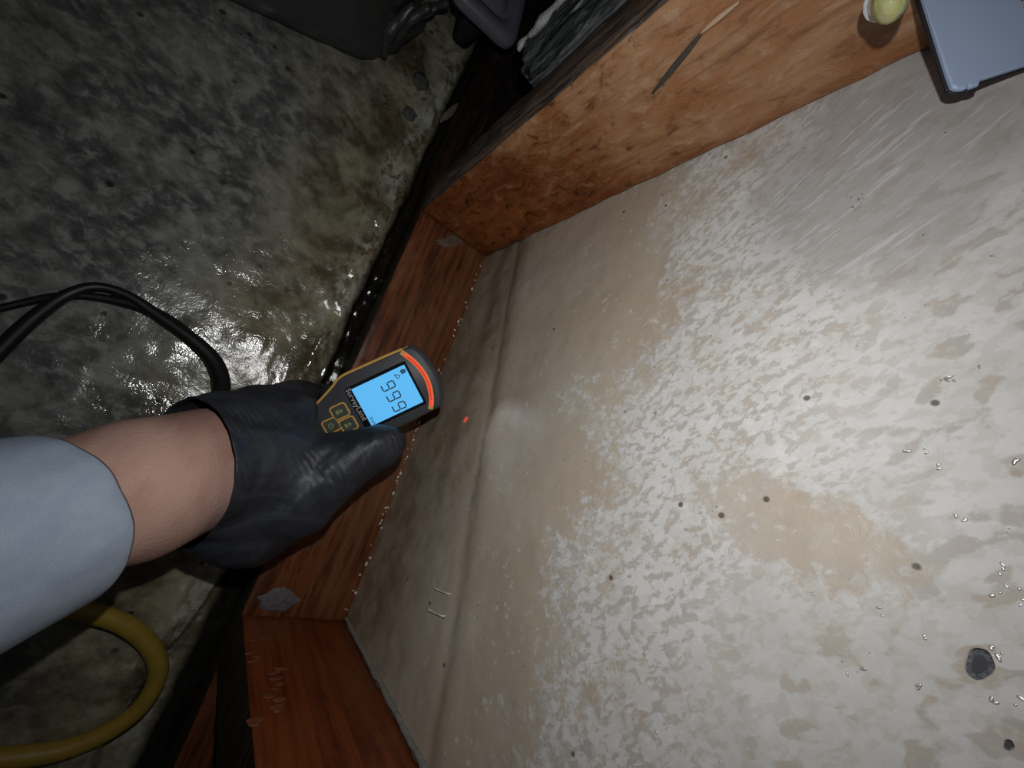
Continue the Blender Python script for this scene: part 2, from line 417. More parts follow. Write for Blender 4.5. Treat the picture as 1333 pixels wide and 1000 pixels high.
# ------------------------------------------------------------------ large structure
def build_floor():
    xs = np.concatenate([np.linspace(-1.1, -0.33, 20)[:-1], np.linspace(-0.33, 0.62, 260), np.linspace(0.62, 1.3, 18)[1:]])
    ys = np.concatenate([np.linspace(-1.1, -0.34, 18)[:-1], np.linspace(-0.34, -0.07, 70)[:-1], np.linspace(-0.07, 0.0, 46), [0.09, 0.2]])
    v = []; nx, ny = len(xs), len(ys)
    for x in xs:
        wob = 0.003 * NZ((x, 0, 3), 16) + 0.0012 * NZ((x, 5, 0), 90)
        wide = 0.030 * min(1, max(0, (x - 0.33) / 0.14))           # the joint gapes below the near stud
        e = -0.012 + wob - wide
        for y in ys:
            z = FLOOR + 0.0022 * NZ((x, y, 0), 14) + 0.0007 * NZ((x, y, 2), 120)
            z += 0.0060 * math.exp(-((y - e + 0.014) / 0.009) ** 2) * (0.7 + 0.9 * NZ((x, y, 1), 45))
            t = min(1, max(0, (y - e) / 0.006)); t = t * t * (3 - 2 * t)
            if y > e - 0.012: z += 0.0022 * NZ((x, y, 7), 160)
            z -= 0.016 * t
            if y > 0: z = FLOOR - 0.02
            v.append((x, y, z))
    f = [(i * ny + j, (i + 1) * ny + j, (i + 1) * ny + j + 1, i * ny + j + 1) for i in range(nx - 1) for j in range(ny - 1)]
    return tag(pyd('floor', v, f, M_conc), kind='structure')
floor = build_floor()

class Hole:
    def __init__(h, px, py, rx, ry):
        h.c = ON(px, py, 1, PY); h.x, h.z = h.c.x, h.c.z; an = []; rr = []
        for k in range(48):
            a = 2 * math.pi * k / 48; w = 1 + 0.05 * math.sin(3 * a + 1) + 0.03 * math.sin(5 * a)
            p = ON(px + rx * w * math.cos(a), py + ry * w * math.sin(a), 1, PY)
            an.append(math.atan2(p.z - h.z, p.x - h.x)); rr.append(math.hypot(p.x - h.x, p.z - h.z))
        o_ = np.argsort(an); h.an = np.array(an)[o_]; h.rr = np.array(rr)[o_]; h.rmax = max(rr)
    def r(h, dx, dz): return float(np.interp(math.atan2(dz, dx), h.an, h.rr, period=2 * math.pi))
HOLES = [Hole(1275, 865, 19, 21), Hole(1313, 971, 7, 8)]
def build_panel():
    st = 0.0025
    xs = np.arange(-0.055, 0.425, st)
    zs = np.concatenate([np.arange(-0.02, 0.42, st), np.arange(0.42, 0.80, 0.02)])
    for h in HOLES:
        r = h.rmax
        xs = np.union1d(xs[(xs < h.x - r - .003) | (xs > h.x + r + .003)], np.linspace(h.x - r - .0025, h.x + r + .0025, 34))
        zs = np.union1d(zs[(zs < h.z - r - .003) | (zs > h.z + r + .003)], np.linspace(h.z - r - .0025, h.z + r + .0025, 34))
    nx, nz = len(xs), len(zs); v = []
    for x in xs:
        c1 = crease(x) + 0.0015 * NZ((x, 0, 0), 30); c2 = c1 * 0.60 + 0.004 * NZ((x, 3, 0), 18)
        for z in zs:
            d = 0.0011 * NZ((x, 0, z), 14) + 0.00025 * NZ((x, 0, z), 120)
            d += -0.0009 * math.exp(-((z - c1) / 0.006) ** 2) + 0.0010 * math.exp(-((z - c1 - 0.014) / 0.012) ** 2)
            d += -0.0010 * math.exp(-((z - c2) / 0.009) ** 2) * (0.6 + NZ((x, 9, 0), 12))
            if z < 0.01: d *= 0.3
            v.append([x, PY - d, z])
    f = []
    for i in range(nx - 1):
        for j in range(nz - 1):
            cx, cz = (xs[i] + xs[i + 1]) / 2, (zs[j] + zs[j + 1]) / 2
            if any(abs(cx - h.x) < h.rmax and math.hypot(cx - h.x, cz - h.z) < h.r(cx - h.x, cz - h.z) * 0.99 for h in HOLES): continue
            f.append((i * nz + j, i * nz + j + 1, (i + 1) * nz + j + 1, (i + 1) * nz + j))
    me = bpy.data.meshes.new('wall_back'); me.from_pydata(v, [], f)
    bm = bmesh.new(); bm.from_mesh(me)
    # pull the ragged rim of each hole onto its round outline, then give the panel depth
    for vv in bm.verts:
        if vv.is_boundary:
            for h in HOLES:
                dx, dz = vv.co.x - h.x, vv.co.z - h.z; L = math.hypot(dx, dz)
                if 0 < L < h.rmax + 0.0012:
                    rr = h.r(dx, dz); vv.co.x = h.x + dx / L * rr; vv.co.z = h.z + dz / L * rr
    loose = [q for q in bm.verts if not q.link_faces]
    bmesh.ops.delete(bm, geom=loose, context='VERTS')
    g = bmesh.ops.extrude_face_region(bm, geom=bm.faces[:])
    for q in g['geom']:
        if isinstance(q, bmesh.types.BMVert): q.co.y += 0.0125
    bmesh.ops.recalc_face_normals(bm, faces=bm.faces[:])
    bm.to_mesh(me); bm.free()
    o = link('wall_back', me, M_panel)
    return tag(o, kind='structure')
panel = build_panel()

M_plug = plain('slate_screw_plug', (0.055, 0.058, 0.070), 0.5, 700, 0.5, 0.0006)
for h in HOLES:             # sunk fixing seen in each hole, a darker socket in its middle
    def disc(sc, y0, y1):
        n_ = len(h.an); v_ = []
        for yy in (y0, y1): v_ += [(h.x + sc * r_ * math.cos(a_), yy, h.z + sc * r_ * math.sin(a_)) for a_, r_ in zip(h.an, h.rr)]
        return v_, [tuple(range(n_)), tuple(range(n_, 2 * n_))] + [(k, (k + 1) % n_, n_ + (k + 1) % n_, n_ + k) for k in range(n_)]
    pl = pyd('screw_plug', *disc(1.04, PY + 0.0014, PY + 0.005), M_plug, panel, smooth=False)
    pyd('screw_socket', *disc(0.58, PY + 0.0012, PY + 0.002), M_hole, pl, smooth=False)

# dark cavity board behind the panel, seen through the screw holes
v = [(a_, PY + b_, c_) for b_ in (0.03, 0.04) for a_, c_ in ((-0.9, -0.06), (1.1, -0.06), (1.1, 0.8), (-0.9, 0.8))]
o = pyd('wall_outer', v, [(0, 1, 2, 3), (4, 5, 6, 7), (0, 1, 5, 4), (1, 2, 6, 5), (2, 3, 7, 6), (3, 0, 4, 7)], M_hole, smooth=False)
tag(o, kind='structure')

# grey filler squeezed out where the panel meets the lower stud
pts = [(0.3665 + 0.001 * NZ((0, 0, q), 60), PY - 0.0008, q, 0.0019 + 0.0008 * NZ((3, 0, q), 70)) for q in np.arange(0.001, 0.30, 0.008)]
v, f = tube(pts, 8, 3, 1, (1, 0, 0), 0.0006)
pyd('filler_bead', v, f, M_caulk, panel)
# crumbs of filler along the plate / panel joint
bl = Balls()
for k in range(70):
    x = random.uniform(0.005, 0.365); r = random.choice([0.0005, 0.0007, 0.0009, 0.0013])
    m = Matrix.Translation((x, PY - random.uniform(0.0005, 0.004), random.uniform(0.0005, 0.002))) @ Matrix.Diagonal((random.uniform(0.8, 1.8), 1, random.uniform(0.6, 1.2), 1))
    bl.add(m, r, 1)
cr = link('filler_crumbs', bl.mesh('filler_crumbs'), plain('white_crumb', (0.75, 0.75, 0.72), 0.3), panel); cr['kind'] = 'stuff'

# ------------------------------------------------------------------ timbers
def rough_box(name, x0, x1, y0, y1, z0, z1, step, amp, mats, parent=None, fsel=None, freq=60, edge=0.0014):
    """sawn timber: lattice box with eased arrises and an uneven surface"""
    ax = []
    for a, b, st in ((x0, x1, step[0]), (y0, y1, step[1]), (z0, z1, step[2])):
        n = max(1, int((b - a - 2 * edge) / st)); ax.append([a] + list(np.linspace(a + edge, b - edge, n + 1)) + [b])
    lim = ((x0, x1), (y0, y1), (z0, z1)); idx = {}; v = []; f = []; mi = []
    def vid(i, j, k):
        if (i, j, k) in idx: return idx[(i, j, k)]
        p = [ax[0][i], ax[1][j], ax[2][k]]; nn = Vector((0, 0, 0)); ext = []
        for q in range(3):
            if p[q] == lim[q][0]: nn[q] -= 1; ext.append(q)
            elif p[q] == lim[q][1]: nn[q] += 1; ext.append(q)
        w = Vector(p); ease = 0.35 * edge if len(ext) > 1 else 0.0
        if ext: nn.normalize()
        w = w - nn * ease * 1.6 + nn * amp * (NZ(w, freq) + 0.3 * NZ(w, freq * 0.3, 1))
        idx[(i, j, k)] = len(v); v.append(w); return idx[(i, j, k)]
    for q in range(3):
        a, b = (q + 1) % 3, (q + 2) % 3
        for e, sg in ((0, -1), (len(ax[q]) - 1, 1)):
            for m_ in range(len(ax[a]) - 1):
                for n_ in range(len(ax[b]) - 1):
                    quad = []
                    for da, db in ((0, 0), (1, 0), (1, 1), (0, 1)):
                        c = [0, 0, 0]; c[q] = e; c[a] = m_ + da; c[b] = n_ + db; quad.append(vid(*c))
                    f.append(tuple(quad)); mi.append(1 if (fsel and q == 1 and sg == -1) else 0)
    me = bpy.data.meshes.new(name); me.from_pydata([tuple(q) for q in v], [], f)
    me.polygons.foreach_set('material_index', mi)
    bm = bmesh.new(); bm.from_mesh(me); bmesh.ops.recalc_face_normals(bm, faces=bm.faces[:]); bm.to_mesh(me); bm.free()
    return link(name, me, mats, parent)

up = rough_box('wall_stud', -0.038, 0.0, 0.0, PY - 0.001, 0.0005, 0.78, (0.02, 0.006, 0.006), 0.0011, [M_stud_u, M_front],
               fsel=True)
tag(up, 'orange-brown stained wooden stud beside the pale plate, upper of the two studs', 'stud', 'wall studs')
lowr = rough_box('wall_stud', 0.368, 0.406, 0.0, PY - 0.001, 0.0005, 0.78, (0.02, 0.008, 0.008), 0.0007, [M_stud_l, M_frontx],
                 fsel=True)
tag(lowr, 'dark red-brown wooden stud at the bottom edge, below the two staples', 'stud', 'wall studs')
plate = rough_box('bottom_plate', -0.037, 0.62, 0.0, PY + 0.008, FLOOR + 0.0005, 0.0, (0.006, 0.006, 0.02), 0.0007, [M_plate, M_frontx],
                  fsel=True)
tag(plate, 'wet reddish wooden bottom plate lying under the moisture meter between both studs', 'timber')
rot = rough_box('rotten_plate', -0.62, -0.040, -0.004, PY + 0.008, FLOOR + 0.0005, -0.002, (0.008, 0.008, 0.02), 0.0030, M_rot, freq=45)
tag(rot, 'blackened rotten plate in the dark beyond the upper stud', 'timber')

def blob_patch(name, c, u, w, ru, rw, h, mat, parent, seed=0):
    """a smear of filler: a low lumpy mound lying in the plane of u and w"""
    c = Vector(c); u = Vector(u); w = Vector(w); n = u.cross(w).normalized()
    R, A = 9, 28; v = [c + n * h]; f = []
    for i in range(1, R + 1):
        for k in range(A):
            a = 2 * math.pi * k / A
            rr = max(0.4, 1 + 0.42 * NZ((math.cos(a) * 0.03 + seed, math.sin(a) * 0.03, seed), 50)) * i / R
            p = c + u * math.cos(a) * ru * rr + w * math.sin(a) * rw * rr
            t = i / R
            v.append(p + n * ((h * (1 - t ** 2)) * (0.6 + 1.2 * abs(NZ(p, 260))) - (0.0008 if i == R else 0)))
    for k in range(A): f.append((0, 1 + k, 1 + (k + 1) % A))
    for i in range(R - 1):
        for k in range(A):
            a, b = 1 + i * A, 1 + (i + 1) * A
            f.append((a + k, b + k, b + (k + 1) % A, a + (k + 1) % A))
    return pyd(name, v, f, mat, parent)
blob_patch('plaster_smear', ON(362, 783, 2, 0.0005), (1, 0, 0), (0, 1, 0), 0.009, 0.015, 0.0014, M_lime, plate, 3)
blob_patch('plaster_smear', ON(592, 312, 2, 0.0005), (0.7, 0.7, 0), (-0.7, 0.7, 0), 0.006, 0.024, 0.0009, plain('dull_plaster', (0.13, 0.085, 0.058), 0.6, 200, 0.5, 0.001), plate, 8)

# gouge with a lifted sliver in the upper stud's inner face
a = ON(850, 121, 0, 0.0008); b = ON(918, 38, 0, 0.0008); c = ON(962, 2, 0, 0.0008)
def spindle(a, b, wid, thick, n=14):
    a, b = Vector(a), Vector(b); d = b - a; s = d.cross(Vector((1, 0, 0))).normalized(); v = []; f = []
    for i in range(n + 1):
        t = i / n; r = wid * (math.sin(math.pi * (0.06 + 0.9 * t)) ** 0.7)
        p = a + d * t
        for k in range(8):
            w = 2 * math.pi * k / 8
            v.append(p + s * math.cos(w) * r + Vector((1, 0, 0)) * math.sin(w) * thick)
    for i in range(n):
        for k in range(8): f.append((i * 8 + k, i * 8 + (k + 1) % 8, (i + 1) * 8 + (k + 1) % 8, (i + 1) * 8 + k))
    f += [tuple(range(8)), tuple(n * 8 + k for k in range(8))]
    return v, f
v, f = spindle(a, b, 0.0016, 0.0006); pyd('gouge', v, f, M_gouge, up)
v, f = spindle(b - (c - b) * 0.15, c, 0.0012, 0.0011); pyd('wood_sliver', v, f, M_sliver, up)

# lifted wood fibres on the near edge of the lower stud
M_fib = plain('pinkish_fibre', (0.185, 0.060, 0.027), 0.55, 160, 0.35, 0.001)
for k in range(16):
    c_ = ON(338 + random.uniform(-14, 30), 838 + 7 * k + random.uniform(-6, 6), 0, 0.3680)
    d_ = Vector((0, random.uniform(0.6, 1.0), random.uniform(-0.6, 0.2))).normalized() * random.uniform(0.0025, 0.0055)
    v, f = spindle(c_ - d_, c_ + d_, random.uniform(0.0016, 0.0030), 0.0004, 8); pyd('raised_fibre', v, f, M_fib, lowr)

# weathered board with a broken foot, fixed beside the upper stud
def build_board():
    t = empty('weathered_board', (-0.08, 0.015, 0.11))
    def foot(x): return float(np.interp(x, [-0.128, -0.115, -0.10, -0.085, -0.07, -0.055, -0.0405], [0.100, 0.101, 0.118, 0.113, 0.131, 0.142, 0.150])) + 0.006 * NZ((x, 0, 0), 130)
    xs = np.linspace(-0.124, -0.0392, 34); n = 90; v = []; f = []
    for side in (0, 1):
        for x in xs:
            z0 = foot(x)
            for j in range(n + 1):
                z = z0 + (0.78 - z0) * (j / n) ** 1.4
                d = 0.0035 * NZ((x * 3.5, 0, z * 0.5), 40) + 0.0015 * NZ((x * 4, 0, z * 0.6), 120)
                y = -0.002 - d if side == 0 else 0.030
                v.append((x, y, z))
    nx = len(xs); m = n + 1; o2 = nx * m
    for i in range(nx - 1):
        for j in range(n):
            q = (i * m + j, (i + 1) * m + j, (i + 1) * m + j + 1, i * m + j + 1)
            f.append(q); f.append(tuple(o2 + k for k in reversed(q)))
        f.append((i * m, (i + 1) * m, o2 + (i + 1) * m, o2 + i * m))
        f.append((i * m + n, (i + 1) * m + n, o2 + (i + 1) * m + n, o2 + i * m + n))
    for j in range(n):
        f.append((j, j + 1, o2 + j + 1, o2 + j)); k = (nx - 1) * m
        f.append((k + j, k + j + 1, o2 + k + j + 1, o2 + k + j))
    pyd('board', v, f, M_board, t)
    pts = []
    for z in np.linspace(0.098, 0.40, 34):
        pts.append((-0.1215 + 0.0025 * NZ((0, 0, z), 50), -0.004, z, 0.0045 + 0.003 * NZ((4, 0, z), 60)))
    v, f = tube(pts, 8, 3, 0.6, (0, 1, 0), 0.002)
    pyd('torn_edge', v, f, M_pale, t)
    tag(t, 'grey weathered board with a torn pale edge and broken foot beside the upper stud', 'board')
build_board()

# ------------------------------------------------------------------ plastic things in the dark corner
M_bag = NT('black_plastic_sheet')
M_bag = M_bag.done((0.052, 0.055, 0.058), M_bag.sm(M_bag.noise(40, 3), 0.3, 0.7, 0.26, 0.42), M_bag.bump(M_bag.noise(45, 4), 0.004, 0.5))
def build_bin():
    b1 = ON(290, 0, 2, FLOOR); b2 = ON(484, 88, 2, FLOOR); b3 = ON(572, 28, 2, FLOOR)
    e1 = (b1 - b2).normalized(); e2 = (b3 - b2).normalized()
    p0 = b2 + e1 * 0.42; p1 = b2; p2 = b2 + e2 * 0.085; p3 = p2 + e1 * 0.42
    base = [p0, p1, p2, p3]; cen = sum(base, Vector()) / 4
    t = empty('plastic_tub', (cen.x, cen.y, FLOOR))
    # rounded outline
    out = []; rad = 0.022
    for i in range(4):
        a, b, c = base[i - 1], base[i], base[(i + 1) % 4]
        s, e = b + (a - b).normalized() * rad, b + (c - b).normalized() * rad
        for k in range(7):
            q = k / 6; out.append((s.lerp(b, q)).lerp(b.lerp(e, q), q))
    # dense resample
    poly = []
    for i in range(len(out)):
        a, b = out[i], out[(i + 1) % len(out)]; n = max(1, int((b - a).length / 0.006))
        for k in range(n): poly.append(a.lerp(b, k / n))
    lev = [(-0.0, 0.004, 1), (0.006, -0.002, 1), (0.014, -0.0035, 1), (0.020, -0.003, .5), (0.031, 0.010, .5), (0.05, 0.012, 1), (0.075, 0.009, 1), (0.11, 0.008, 1), (0.15, 0.006, 1), (0.20, 0.004, 1), (0.205, 0.02, 1)]
    v = []; f = []; n = len(poly)
    for z, ins, am in lev:
        for p in poly:
            d = (Vector((cen.x, cen.y, 0)) - Vector((p.x, p.y, 0))).normalized()
            nearc = math.exp(-((p - b2).length / 0.06) ** 2)
            w = 0.0018 * NZ((p.x, p.y, z), 40) + nearc * 0.006 * NZ((p.x * 3, p.y * 3, z * 0.5), 45)
            v.append((p.x + d.x * (ins + w * am), p.y + d.y * (ins + w * am), FLOOR + 0.0008 + z))
    for i in range(len(lev) - 1):
        for k in range(n): f.append((i * n + k, i * n + (k + 1) % n, (i + 1) * n + (k + 1) % n, (i + 1) * n + k))
    f.append(tuple(range(n))); f.append(tuple((len(lev) - 1) * n + k for k in range(n)))
    pyd('tub_wall', v, f, M_bag, t)
    # folded plastic hanging off the corner
    for k, (px, py, px2, py2, r) in enumerate([(512, 62, 560, 8, 0.004), (500, 76, 540, 6, 0.0035), (531, 44, 584, 2, 0.003)]):
        a = ON(px, py, 2, FLOOR + 0.012); b = U(px2, py2, (a - Vector(CC)).dot(Vector(RC[2])) - 0.03)
        mdl = a.lerp(b, 0.5) + Vector((0.004, -0.006, 0))
        v, f = tube([(*a, r), (*mdl, r * 1.6), (*b, r)], 8, 8, 0.7, (0, 0, 1), 0.002)
        pyd('plastic_fold', v, f, M_bag, t)
    tag(t, 'dark grey plastic tub wrapped in creased black sheeting on the concrete', 'tub')
    return t
tub = build_bin()

M_cont = plain('slate_grey_plastic', (0.155, 0.155, 0.19), 0.38, 120, 0.12)
def build_container():
    zt = 0.062
    A = ON(600, -6, 2, zt); B = ON(672, 64, 2, zt); Cc = ON(745, -6, 2, zt)
    e1 = (A - B).normalized(); e2 = (Cc - B); e2 = (e2 - e1 * e2.dot(e1)).normalized()
    L1, L2 = 0.070, 0.12
    t = empty('plastic_container', (*(B + e1 * L1 / 2 + e2 * L2 / 2).xy, FLOOR))
    def rr(ins, rad, z):
        out = []
        cs = [(ins, ins), (L1 - ins, ins), (L1 - ins, L2 - ins), (ins, L2 - ins)]
        for i in range(4):
            a, b, c = Vector(cs[i - 1]), Vector(cs[i]), Vector(cs[(i + 1) % 4])
            s = b + (a - b).normalized() * rad; e = b + (c - b).normalized() * rad
            for k in range(9):
                q = k / 8; p = (s.lerp(b, q)).lerp(b.lerp(e, q), q)
                w = B + e1 * p.x + e2 * p.y; out.append((w.x, w.y, z))
        return out
    def loft(rings):
        v = []; f = []; n = len(rings[0])
        for r in rings: v += r
        for i in range(len(rings) - 1):
            for k in range(n): f.append((i * n + k, i * n + (k + 1) % n, (i + 1) * n + (k + 1) % n, (i + 1) * n + k))
        f.append(tuple(range(n))); f.append(tuple((len(rings) - 1) * n + k for k in range(n)))
        return v, f
    v, f = loft([rr(0.026, 0.008, 0.002), rr(0.025, 0.009, 0.006), rr(0.020, 0.010, zt - 0.012)])
    pyd('container_body', v, f, plain('shade_black_body', (0.012, 0.012, 0.014), 0.5), t)  # body coloured black to read as shadow under the lid
    v, f = loft([rr(0.001, 0.016, zt - 0.012), rr(0.0, 0.016, zt - 0.010), rr(0.0, 0.016, zt - 0.003), rr(0.003, 0.016, zt), rr(0.013, 0.018, zt), rr(0.0145, 0.016, zt - 0.0035), rr(0.017, 0.014, zt - 0.0035), rr(0.019, 0.012, zt - 0.001)])
    lid = pyd('container_lid', v, f, M_cont, t)
    tag(t, 'slate-grey plastic container with a rounded lid corner behind the weathered board', 'container')
build_container()

# chips and grit lying in the dark joint
def chip(name, px, py, z, L, wd_, th, ang, mat, label, cat):
    c = ON(px, py, 2, z); bm = bmesh.new()
    bmesh.ops.create_cube(bm, size=1, matrix=Matrix.Translation(c) @ Matrix.Rotation(ang, 4, 'Z') @ Matrix.Diagonal((L, wd_, th, 1)))
    bmesh.ops.subdivide_edges(bm, edges=bm.edges[:], cuts=4, use_grid_fill=True)
    for q in bm.verts:
        s = (q.co - c); k = 1 - 0.5 * min(1, abs(s.length / (L * 0.55)) ** 3)
        q.co = c + s * k + Vector((NZ(q.co, 150), NZ(q.co + Vector((3, 0, 0)), 150), NZ(q.co + Vector((0, 4, 0)), 150))) * 0.0018
    return tag(from_bm(name, bm, mat), label, cat)
cw = ON(588, 145, 2, FLOOR + 0.002); cd = Vector((-0.019, 0.006, 0.003))
v, f = tube([(*(cw - cd), 0.0012), (*(cw - cd * 0.4), 0.0042), (*(cw + cd * 0.2), 0.0036), (*(cw + cd), 0.0008)], 8, 5, 0.4, (0, 0, 1), 0.0012)
tag(pyd('wood_chip', v, f, plain('pale_chip', (0.16, 0.13, 0.095), 0.6, 200, 0.4)), 'pale splintered wood chip lying in the dark joint beyond the upper stud', 'wood chip')
for i, (px, py, s) in enumerate([(547, 108, 0.030), (532, 150, 0.024)]):
    chip('mortar_lump', px, py, FLOOR - 0.001, s, s * 0.8, 0.010, 0.5 + i, plain('grey_mortar', (0.10, 0.10, 0.095), 0.8, 300, 0.6, 0.002),
         ['grey crumbled mortar lump nearest the black plastic tub', 'smaller grey mortar lump on the stained slab edge below the larger one'][i], 'mortar')

# ------------------------------------------------------------------ pale plate and yellow cap at the upper right
M_cover = plain('pale_blue_grey_plastic', (0.37, 0.47, 0.66), 0.42, 25, 0.06)
def build_cover():
    p1 = ON(1195, 0, 0, 0.012); p2 = ON(1234, 126, 1, PY - 0.013)
    e_ = p1 - p2; r_ = Vector(ray(1340, 92)); p3 = Vector(CC) + r_ * ((p2 - Vector(CC)).dot(e_) / r_.dot(e_))   # square corner at p2
    ez = (p3 - p2).normalized(); ex = (p1 - p2); ex = (ex - ez * ex.dot(ez)); Lx = ex.length + 0.004; ex.normalize()
    nn = ez.cross(ex).normalized()
    if nn.y > 0: nn = -nn
    Lz = 0.023
    def P(a, b, h): return p2 + ex * a + ez * b + nn * h
    ol = [(Lx, 0), (0.006, 0)] + [(0.003 - 0.003 * math.sin(q), 0.003 - 0.003 * math.cos(q)) for q in (0.4, 0.9, 1.35)]
    # small clip notch in the corner, then the long lower edge
    ol += [(-0.0002, 0.0035), (0.0004, 0.0042), (-0.0004, 0.0050), (-0.0004, 0.0068), (0.0012, 0.0078), (0.0012, Lz), (Lx, Lz)]
    def ring(h, ins):
        c = Vector((sum(o[0] for o in ol) / len(ol), sum(o[1] for o in ol) / len(ol)))
        return [P(*(Vector(o) + (c - Vector(o)).normalized() * ins), h) for o in ol]
    rings = [ring(0, 0), ring(0.0018, 0), ring(0.0024, 0.0006)]
    v = []; f = []; n = len(ol)
    for r in rings: v += r
    for i in range(2):
        for k in range(n): f.append((i * n + k, i * n + (k + 1) % n, (i + 1) * n + (k + 1) % n, (i + 1) * n + k))
    f += [tuple(range(n)), tuple(2 * n + k for k in range(n))]
    o = empty('cover_plate', p2)
    pyd('cover_face', v, f, M_cover, o, smooth=False)
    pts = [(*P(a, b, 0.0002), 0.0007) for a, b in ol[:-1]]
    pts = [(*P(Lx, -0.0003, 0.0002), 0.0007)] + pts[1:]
    vv, ff = tube(pts, 8, 4, 1.0, tuple(nn))  # dark strip along the edges, standing in for the plate's shadow
    pyd('edge_shadow_strip', vv, ff, plain('edge_shadow_black', (0.012, 0.010, 0.014), 0.6), o)
    tag(o, 'pale blue-grey plastic cover plate with dark shadow strip leaning between upper stud and panel', 'cover plate')
build_cover()

def build_cap():
    base = ON(1148, -16, 0, 0.002)
    tip = U(1158, 1, (base - Vector(CC)).dot(Vector(RC[2])) - 0.018)
    t = empty('anchor_cap', base)
    ax = (tip - base)
    prof = [(0.0, 0.0030), (0.35, 0.0034), (0.55, 0.0050), (0.8, 0.0062), (1.0, 0.0060), (1.15, 0.0048), (1.24, 0.0025), (1.27, 0.0006)]
    pts = [(*(base + ax * s), r) for s, r in prof]
    v, f = tube(pts[3:], 18, 6, 0.8, (0, 0, 1), 0.0006)
    n = NT('yellow_translucent_plastic')
    m = n.done(n.mix(n.noise(260, 3), (0.62, 0.60, 0.16), (0.70, 0.70, 0.46)), 0.12, n.bump(n.noise(300, 2), 0.001, 0.6), Transmission_Weight=0.35, IOR=1.45)
    pyd('cap_tip', v, f, m, t)
    v, f = tube(pts[:4], 16, 6)
    pyd('cap_sleeve', v, f, plain('white_plastic', (0.72, 0.74, 0.78), 0.35), t)
    tag(t, 'small yellow translucent cap with white sleeve sticking out of the upper stud', 'plastic cap')
build_cap()

# ------------------------------------------------------------------ staples in the panel
for i, (p, q) in enumerate([((565.5, 766.5), (582.5, 773)), ((556.5, 794), (575, 802))]):
    a = ON(*p, 1, PY - 0.0022); b = ON(*q, 1, PY - 0.0022); ins = Vector((0, 0.0055, 0)); r = 0.00052
    pts = [(*(a + ins), r), (*(a + ins * 0.25), r), (*(a + (b - a) * 0.05), r), (*(a + (b - a) * 0.5), r), (*(b + (a - b) * 0.05), r), (*(b + ins * 0.25), r), (*(b + ins), r)]
    v, f = tube(pts, 8, 6, 1.0, (0.3, 0.2, 1))
    o = pyd('wire_staple', v, f, M_steel)
    tag(o, ['shiny wire staple in the panel, the one nearer the moisture meter', 'shiny wire staple in the panel, the one nearer the lower stud'][i], 'staple', 'staples in the panel')

# ------------------------------------------------------------------ cords and hose on the concrete
M_cord = plain('black_rubber_cord', (0.010, 0.010, 0.011), 0.45, 300, 0.3)
t = empty('wrist_lanyard', ON(180, 430, 2, FLOOR))
def cordpts(l): return [(*ON(x, y, 2, FLOOR + h), r) for x, y, h, r in l]
A = cordpts([(-600, 760, .007, .0042), (-420, 740, .007, .0042), (-220, 670, .008, .0042), (-90, 560, .010, .0042), (-30, 488, .010, .0042), (8, 447, .010, .0043), (48, 410, .011, .0040), (88, 383, .012, .0034), (125, 373, .010, .0030), (165, 384, .009, .0032), (205, 410, .009, .0040), (248, 440, .011, .0048), (277, 468, .014, .0055), (288, 495, .020, .0058), (287, 525, .030, .0058), (290, 570, .045, .005)])
v, f = tube(A, 12, 8, 0.8); pyd('cord', v, f, M_cord, t)
B = cordpts([(-640, 640, .004, .0022), (-420, 520, .004, .0022), (-220, 450, .005, .0022), (-90, 420, .005, .0022), (-20, 406, .005, .0022), (30, 394, .005, .0023), (70, 386, .006, .0024), (110, 385, .006, .0026), (150, 391, .006, .0032), (190, 402, .007, .0040), (230, 425, .008, .0045), (266, 458, .009, .0045), (283, 490, .013, .0045), (285, 525, .022, .0045)])
v, f = tube(B, 12, 8, 0.8); pyd('cord', v, f, M_cord, t)
tag(t, 'black doubled cord looping over the wet concrete into the gloved hand', 'cord')

M_hose = plain('yellow_rubber_hose', (0.36, 0.245, 0.035), 0.5, 120, 0.25)
Hs = cordpts([(-620, 900, .007, .0062), (-400, 940, .007, .0062), (-240, 970, .007, .0062), (-120, 985, .007, .0062), (-40, 990, .007, .0062), (30, 985, .007, .0062), (90, 974, .007, .0061), (145, 950, .007, .0060), (186, 917, .007, .0060), (206, 876, .008, .0060), (196, 842, .010, .0060), (165, 815, .014, .0060), (125, 800, .018, .0060), (70, 790, .022, .006), (0, 800, .024, .006), (-80, 830, .024, .006), (-180, 850, .016, .006), (-320, 860, .007, .006), (-560, 800, .007, .006)])
v, f = tube(Hs, 16, 9); o = pyd('yellow_hose', v, f, M_hose)
tag(o, 'yellow rubber hose curving across the concrete under the sleeved arm', 'hose')

# ------------------------------------------------------------------ moisture meter
MD = 0.2770; PX = MD / F
mu = Vector(RC[0] * 0.905 - RC[1] * 0.426).normalized()
mv = Vector(RC[0] * 0.426 + RC[1] * 0.905); mv = (mv - mu * mv.dot(mu)).normalized()
mn = mu.cross(mv).normalized()
if mn.dot(Vector(RC[2])) > 0: mn = -mn
mv = (mv - mn * 0.19).normalized(); mn = (mn + mv * 0.19); mn = (mn - mv * mn.dot(mv)).normalized()                                        # out of the screen
mo = U(505, 515, MD)
def MP(u, v_, h=0.0): return mo + mu * (u * PX) + mv * (v_ * PX) + mn * h   # u, v in screen pixels of the face, h in metres
M_grey = plain('charcoal_rubber', (0.062, 0.068, 0.078), 0.5, 500, 0.12)
M_orange = plain('orange_rubber', (0.74, 0.42, 0.11), 0.45, 500, 0.1)
M_bezel = plain('black_gloss_bezel', (0.010, 0.011, 0.014), 0.15)
M_key = plain('grey_green_key', (0.075, 0.085, 0.070), 0.45)
M_ink = plain('lcd_ink', (0.030, 0.060, 0.10), 0.6)
M_print = plain('white_print', (0.50, 0.47, 0.42), 0.5)
